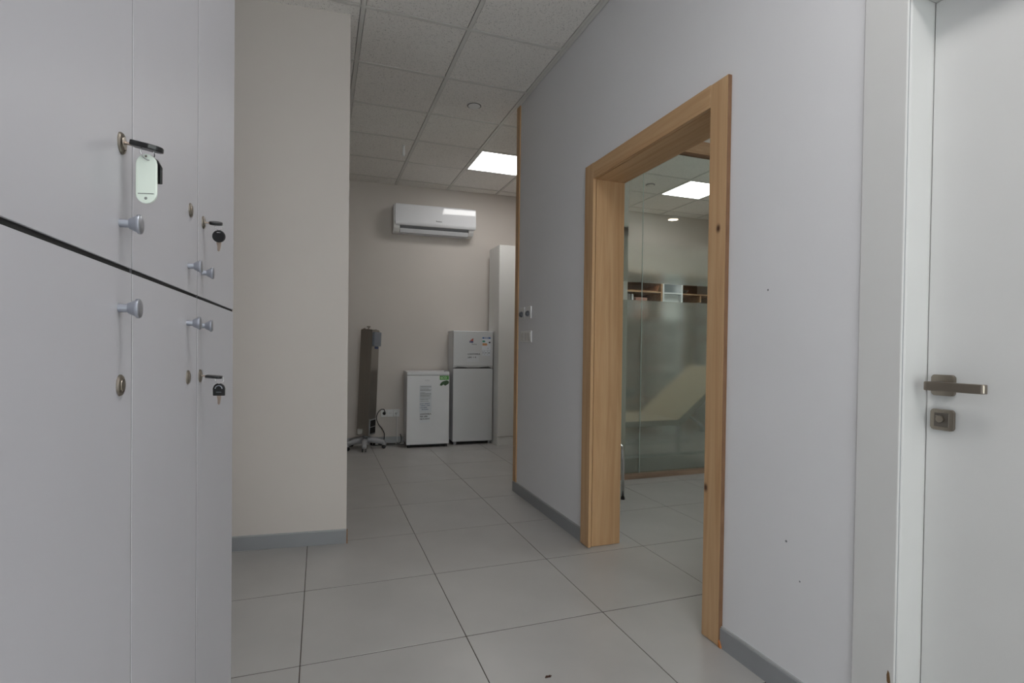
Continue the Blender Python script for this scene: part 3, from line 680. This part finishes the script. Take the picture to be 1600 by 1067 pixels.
# in the column's own frame: broad face is -y, right face is +x
bw_, bd_ = .066, .092
def colpart(name, mb, m, parent=lp):
    mb.v = [tuple(Rl @ Vector(p)) for p in mb.v]; return mb.obj(name, m, parent)
hgt = 1.155
body = colpart('column', MB().box(-bw_, -bd_, .02, bw_, bd_, hgt, .002, 1), steel)
colpart('edge_strip', MB().box(bw_-.016, -bd_-.002, .02, bw_+.001, -bd_+.001, .62, .001, 1), steel)
colpart('top_cap', MB().box(-bw_+.004, -bd_+.004, hgt, bw_-.004, bd_-.004, hgt+.008, .002, 1), steel)
b = MB(); b.lathe([(.008, 0), (.007, .022), (.02, .028), (.02, .036), (.006, .04)], (-.012, -.02, hgt+.006), (0, 0, 1), 16); colpart('top_knob', b, nickel)
b = MB(); b.lathe([(.012, 0), (.012, .014)], (-.05, -.04, hgt+.004), (0, 0, 1), 12); colpart('top_screw', b, nickel)
b = MB(); b.lathe([(.012, 0), (.012, .01)], (.04, .05, hgt+.004), (0, 0, 1), 12); colpart('top_screw', b, nickel)
cb = colpart('control_box', MB().box(bw_, -.088, .985, bw_+.030, .078, hgt-.018, .004, 2), grey_blue)
colpart('display', MB().box(bw_+.0295, -.072, 1.0, bw_+.032, .062, hgt-.034, .001, 1), mat('dull_display', (112, 118, 128), .3), cb)
colpart('label_plate', MB().box(bw_, -.02, .955, bw_+.0015, .07, .982), mat('blue_label', (58, 78, 130), .5, var=.1))
vg = colpart('vent_frame', MB().box(bw_-.002, -.070, .028, bw_+.006, .078, .19, .002, 1), grey_plastic)
b = MB(); b.box(bw_+.004, -.060, .038, bw_+.0075, .070, .104).box(bw_+.004, -.060, .112, bw_+.0075, .070, .18); vm = colpart('vent_mesh', b, dark_gap, vg)
colpart('rating_plate', MB().box(-.056, -bd_-.0016, .032, .0, -bd_+.0002, .09), mat('rating_plate_white', (182, 182, 178), .5, var=.15, scale=120))
MB().lathe([(.045, 0), (.05, .02), (.032, .032), (.028, .075), (.035, .085)], (lx, ly, .085), (0, 0, 1), 20).obj('base_hub', grey_plastic, lp)
for a in (-96, -12, 60, 132, 203):
    a = math.radians(a); dx, dy = math.cos(a), math.sin(a); L = .205
    arm = MB(); pts = []; rad = []
    for q in range(9):
        s_ = q/8; pts.append((lx+dx*L*s_, ly+dy*L*s_, .098-.032*s_**2.2)); rad.append(.036-.010*s_)
    arm.tube(pts, rad, 12); ao = arm.obj('base_arm', grey_plastic, lp)
    ex_, ey_ = lx+dx*L, ly+dy*L
    cs_ = MB(); cs_.lathe([(.014, 0), (.024, .012), (.026, .03), (.018, .044)], (ex_, ey_, .03), (0, 0, 1), 14); cs_.obj('caster_hood', grey_plastic, ao)
    ca = MB(); px_, py_ = -dy, dx
    for s_ in (-1, 1): ca.lathe([(.014, -.004), (.0215, -.003), (.0215, .006), (.014, .007)], (ex_+px_*.016*s_, ey_+py_*.016*s_, .0215), (px_*s_, py_*s_, 0), 16)
    ca.obj('caster', black_plastic, ao)

# ================================================================== SOCKETS AND CORDS
so = thing('wall_socket', 'white triple wall socket between the steel column and low fridge', 'socket', (.772, bwy(.772), .343), (0, 0, math.atan(-.05)))
for n in range(3):
    x = -.071+.071*n
    fr = MB(); fr.box(x-.0345, -.009, -.042, x+.0345, 0, .044, .003, 2); fo = fr.obj('socket_frame', white_plastic, so, True)
    MB().lathe([(.024, 0), (.024, .003), (.0205, .0032), (.0195, .0012)], (x, -.0085, .001), (0, -1, 0), 24).obj('socket_insert', white_plastic, fo, True)
    if n == 1:
        hb = MB(); hb.lathe([(.0028, 0), (.0028, .0006)], (x-.0095, -.0120, .001), (0, -1, 0), 10); hb.lathe([(.0028, 0), (.0028, .0006)], (x+.0095, -.0120, .001), (0, -1, 0), 10); hb.obj('socket_hole', dark_gap, fo, True)
def smooth_path(pts, n=10):
    P_ = [Vector(p) for p in pts]; out = []
    for i in range(len(P_)-1):
        p0, p1, p2, p3 = P_[max(i-1, 0)], P_[i], P_[i+1], P_[min(i+2, len(P_)-1)]
        for q in range(n):
            t_ = q/n; out.append(.5*((2*p1)+(p2-p0)*t_+(2*p0-5*p1+4*p2-p3)*t_**2+(3*p1-p0-3*p2+p3)*t_**3))
    out.append(P_[-1]); return out
y = bwy(.702)
bc = thing('power_cord', 'black power cord looping from left socket to the wheeled base', 'cord', (.71, y-.03, .34))
MB().lathe([(.019, 0), (.020, .012), (.013, .034), (.008, .05)], (.705, y-.009, .345), (0, -1, -.12), 16).obj('plug', black_plastic, bc)
MB().tube(smooth_path([(.706, y-.058, .339), (.704, y-.075, .372), (.690, y-.085, .398), (.655, y-.085, .392), (.622, y-.085, .350), (.612, y-.09, .295), (.632, y-.10, .235), (.668, y-.115, .185), (.695, y-.13, .125), (.690, y-.14, .062), (.672, y-.15, .011), (.62, y-.16, .007), (.55, y-.14, .007)]), .0052, 8).obj('cable', black_plastic, bc)
x = .851; y = bwy(x)
wc = thing('power_cord', 'thin white cord dropping from the right socket to the floor', 'cord', (x, y-.02, .33))
MB().lathe([(.016, 0), (.017, .010), (.011, .030)], (x-.006, y-.009, .342), (.25, -1, -.2), 14).obj('plug', white_plastic, wc)
MB().tube(smooth_path([(x-.002, y-.036, .336), (x-.006, y-.042, .30), (x-.008, y-.038, .20), (x-.004, y-.034, .09), (x+.004, y-.04, .014), (x+.02, y-.07, .005), (x-.03, y-.12, .005), (x+.01, y-.15, .005), (x+.06, y-.12, .005)]), .0034, 7).obj('cable', white_plastic, wc)
bc2 = tag(MB().tube(smooth_path([(x+.035, y-.02, .10), (x+.045, y-.05, .06), (x+.03, y-.09, .012), (x-.04, y-.1, .006), (x-.15, y-.075, .006), (x-.22, y-.09, .006), (x-.13, y-.14, .006), (x-.02, y-.16, .006), (x+.06, y-.18, .006)]), .0042, 7).obj('floor_cord', black_plastic), 'black cords tangled on the floor beside the low fridge', 'cord')

# ================================================================== LIGHT SWITCHES on the far end of the right wall
t = thing('light_switch', 'three gang white rocker switch low near the plywood strip', 'switch', (XR, 3.67, 1.205))
MB().box(XR-.009, 3.568, 1.162, XR, 3.775, 1.246, .003, 2).obj('switch_frame', white_plastic, t)
for n in range(3): MB().box(XR-.0125, 3.580+.063*n, 1.174, XR-.008, 3.636+.063*n, 1.234, .002, 1).obj('rocker', grid_white, t)
t = thing('key_switch', 'upper pair of grey key switches near the plywood strip', 'switch', (XR, 3.69, 1.38))
for yy in (3.63, 3.76):
    o = MB().box(XR-.008, yy-.047, 1.336, XR, yy+.047, 1.424, .003, 2).obj('switch_frame', white_plastic, t)
    MB().lathe([(.022, 0), (.022, .008), (.015, .02), (.006, .022)], (XR-.007, yy, 1.372), (-1, 0, 0), 18).obj('switch_knob', mat('switch_grey', (96, 100, 106), .4), o)

# ================================================================== GLASS PARTITION
GY = 3.97
gp = thing('glass_partition', 'frameless glass partition with frosted bands and plywood rails', 'glass partition', (3.5, GY, 0))
MB().box(1.636, GY-.03, 0, 5.5, GY+.03, .046, .002, 1).obj('bottom_rail', wood('weathered_rail', (160, 136, 116), (136, 114, 96), 0), gp)
MB().box(1.636, GY-.045, 2.868, 5.5, GY+.045, H+.0, .002, 1).obj('top_rail', birch_x, gp)
MB().box(1.64, GY-.046, 2.858, 5.5, GY+.02, 2.868).obj('rail_shadow_strip', ply_edge, gp)
xs = [1.64, 2.625, 3.62, 4.6, 5.495]
for a, c in zip(xs[:-1], xs[1:]):
    p = MB().box(a+.002, GY-.004, .046, c-.002, GY+.004, 2.858).obj('pane', glass_mat, gp)
    for z0, z1 in ((.047, 1.545), (1.700, 2.17)):
        MB().box(a+.003, GY+.0052, z0, c-.003, GY+.0068, z1).obj('frosted_band', frost_mat if z0 < 1 else frost_fade_mat, p)
    if c < 5.4: MB().box(c-.0017, GY-.004, .046, c+.0017, GY+.004, 2.858).obj('pane_joint', glass_edge, gp)

# ================================================================== TREATMENT COUCH behind the glass
bd = thing('treatment_couch', 'beige treatment couch with raised back behind the frosted glass', 'couch', (3.1, 4.44, 0))
y0, y1 = 4.12, 4.76
ca_, sa_ = math.cos(math.radians(38)), math.sin(math.radians(38))
def bp(u, v): return (3.157+u*ca_-v*sa_, .436+u*sa_+v*ca_)
MB().prism([(2.51, .437), (3.150, .437), (3.142, .476), (2.51, .476)], 'y', y0, y1, .008, 2).obj('seat_cushion', beige_vinyl, bd)
MB().prism([bp(0, 0), bp(.80, 0), bp(.80, .042), bp(.012, .042)], 'y', y0, y1, .008, 2).obj('back_cushion', beige_vinyl, bd)
MB().prism([(2.51, .418), (3.16, .418), (3.152, .436), (2.51, .436)], 'y', y0-.002, y1, .003, 1).obj('seat_board', brown_edge, bd)
MB().prism([bp(0, -.02), bp(.80, -.02), bp(.80, -.001), bp(0, -.001)], 'y', y0-.002, y1, .003, 1).obj('back_board', brown_edge, bd)
MB().box(2.515, y0-.008, .420, 3.150, y0-.002, .470, .002, 1).obj('side_piping', brown_edge, bd)
MB().prism([bp(0, -.018), bp(.80, -.018), bp(.80, .038), bp(.012, .038)], 'y', y0-.008, y0-.002).obj('side_piping', brown_edge, bd)
for yy in (y0+.03, y1-.05):
    MB().tube([(3.27, yy, .505), (3.41, yy, .41), (3.47, yy, .36)], .012, 10).obj('strut', grey_plastic, bd)
    MB().box(2.52, yy-.02, .135, 3.75, yy+.02, .16, .003, 1).obj('frame_rail', grey_plastic, bd)
    MB().box(2.52, yy-.021, 0, 2.555, yy+.021, .417, .003, 1).obj('leg', grey_plastic, bd)
    MB().box(3.58, yy-.021, 0, 3.615, yy+.021, .74, .003, 1).obj('leg', grey_plastic, bd)
    MB().box(3.42, yy-.018, .34, 3.60, yy+.018, .365, .003, 1).obj('strut_rail', grey_plastic, bd)
st_ = thing('stool', 'dark padded round stool standing beyond the couch', 'stool', (3.33, 5.45, 0))
MB().lathe([(.17, 0), (.19, .02), (.19, .07), (.17, .09), (.05, .095)], (3.33, 5.45, .56), (0, 0, 1), 24).obj('seat', seat_grey, st_)
MB().lathe([(.028, 0), (.022, .5)], (3.33, 5.45, .08), (0, 0, 1), 14).obj('column', chrome, st_)
for q in range(5):
    a = 2*PI*q/5; MB().tube([(3.33, 5.45, .09), (3.33+.25*math.cos(a), 5.45+.25*math.sin(a), .03)], [.022, .014], 8).obj('leg', chrome, st_)
    MB().lathe([(.018, -.011), (.018, .011)], (3.33+.25*math.cos(a), 5.45+.25*math.sin(a), .018), (-math.sin(a), math.cos(a), 0), 12).obj('caster', black_plastic, st_)

# ================================================================== BOOKCASE against the far wall behind the glass
bk = thing('bookcase', 'white and walnut open bookcase on the far wall behind glass', 'bookcase', (4.3, 5.95, 0))
shelf_white = mat('bright_white_board', (236, 240, 242), .4, var=.01)
fy, by = 5.80, 6.235
for x, wd in ((3.555, .03), (4.150, .022), (4.436, .022), (5.03, .03)):
    MB().box(x, fy, 0, x+wd, by, 2.10, .001, 1).obj('side_panel', shelf_white, bk)
MB().box(3.556, by-.008, .06, 5.05, by+.004, 2.09).obj('back_panel', walnut, bk)
for z in (.06, .45, .85, 1.25, 1.50):
    for x0, x1, m in ((3.585, 4.150, walnut), (4.172, 4.436, shelf_white), (4.458, 5.03, walnut)):
        MB().box(x0, fy+.002, z, x1, by-.008, z+.02, .001, 1).obj('shelf', m, bk)
for x0, x1, z, m in ((3.585, 4.150, 1.843, birch_x), (4.172, 4.436, 1.840, shelf_white), (4.458, 5.03, 1.838, birch_x), (3.585, 4.15, 2.08, birch_x), (4.172, 4.436, 2.08, shelf_white), (4.458, 5.03, 2.08, birch_x)):
    MB().box(x0, fy+.002, z, x1, by-.008, z+.018, .001, 1).obj('shelf', m, bk)
MB().box(4.173, fy+.05, 1.52, 4.435, fy+.06, 1.838).obj('door_panel', shelf_white, bk)
MB().box(4.173, by-.02, 1.86, 4.435, by-.009, 2.078).obj('back_panel', shelf_white, bk)
MB().box(4.735, fy+.002, 1.75, 4.753, by-.009, 1.836).obj('shelf_divider', birch_x, bk)
MB().box(4.125, fy+.003, 1.52, 4.149, by-.01, 2.078).obj('inner_lining', birch_x, bk)
for n, (x, wd, z0, hh, dep, m, lb) in enumerate((
        (3.640, .05, 1.52, .30, .25, mat('grey_file', (132, 128, 126), .6), 'grey upright file box in the bookcase behind glass'),
        (3.705, .028, 1.52, .30, .25, paper, 'white folder standing beside a grey file in the bookcase'),
        (3.765, .17, 1.52, .26, .30, mat('dusty_pink_card', (176, 132, 118), .7), 'dusty pink box on the shelf behind the glass joint'))):
    t = thing('file_box', lb, 'file', (x+wd/2, fy+.1, z0))
    MB().box(x, fy+.03, z0+.0005, x+wd, fy+.03+dep, z0+hh, .003, 1).obj('shell', m, t)
    MB().box(x+wd*.2, fy+.028, z0+.12, x+wd*.8, fy+.0301, z0+.20).obj('spine_label', paper if n != 1 else print_grey, t)
t = thing('woven_tray', 'tan woven tray on the upper shelf behind glass', 'tray', (3.87, fy+.2, 1.8615))
MB().prism([(3.61, 1.862), (4.09, 1.862), (4.115, 1.94), (4.105, 1.945), (4.08, 1.872), (3.62, 1.872), (3.60, 1.945), (3.595, 1.94)], 'y', fy+.03, fy+.34).obj('bowl', mat('woven_tan', (180, 132, 96), .8, var=.2, scale=60, dark=(128, 88, 62)), t)
t = thing('dark_dish', 'dark curved dish on the right upper shelf behind glass', 'dish', (4.53, fy+.12, 1.8565))
MB().lathe([(.03, 0), (.045, .006), (.085, .05), (.08, .05), (.04, .012)], (4.545, fy+.13, 1.8568), (0, 0, 1), 24).obj('bowl', mat('dark_ceramic', (62, 66, 60), .3), t)

# ================================================================== CHROME LEGGED STOOL just inside the doorway
bn = thing('bench_stool', 'chrome tube legged low bench just inside the plywood doorway', 'bench', (1.9, 3.62, 0))
for yy in (3.438, 3.80):
    p = [(1.70, yy, .012), (1.70, yy, .36), (1.712, yy, .395), (1.745, yy, .418)]
    p += [(2.09, yy, .418), (2.118, yy, .398), (2.128, yy, .36), (2.135, yy, .012)]
    MB().tube(p, .0115, 12).obj('leg_frame', chrome, bn)
    for xx in (1.70, 2.135): MB().lathe([(.015, 0), (.015, .012), (.012, .022)], (xx, yy, 0), (0, 0, 1), 12).obj('foot_cap', black_plastic, bn)
MB().box(1.70, 3.40, .431, 2.07, 3.84, .475, .012, 2).obj('seat', seat_grey, bn)

# ================================================================== FLOOR DEBRIS
b = MB(); rg = random.Random(5)
for n in range(9):
    x, y = .743+rg.uniform(-.011, .012), 1.650+rg.uniform(-.004, .004); a = rg.uniform(0, 6); l = rg.uniform(.002, .006)
    pl = [(x+math.cos(a+q)*l*(1 if q % 2 < 1 else .5), y+math.sin(a+q)*l*.6) for q in (0, 1.3, 2.6, 3.9, 5.2)]
    b.prism(pl, 'z', 0.0002, .0022)
tag(b.obj('dirt_crumb', mat('dry_brown_dirt', (78, 50, 38), .9, var=.3, scale=300)), 'small clump of dry brown dirt on near floor tile', 'dirt')
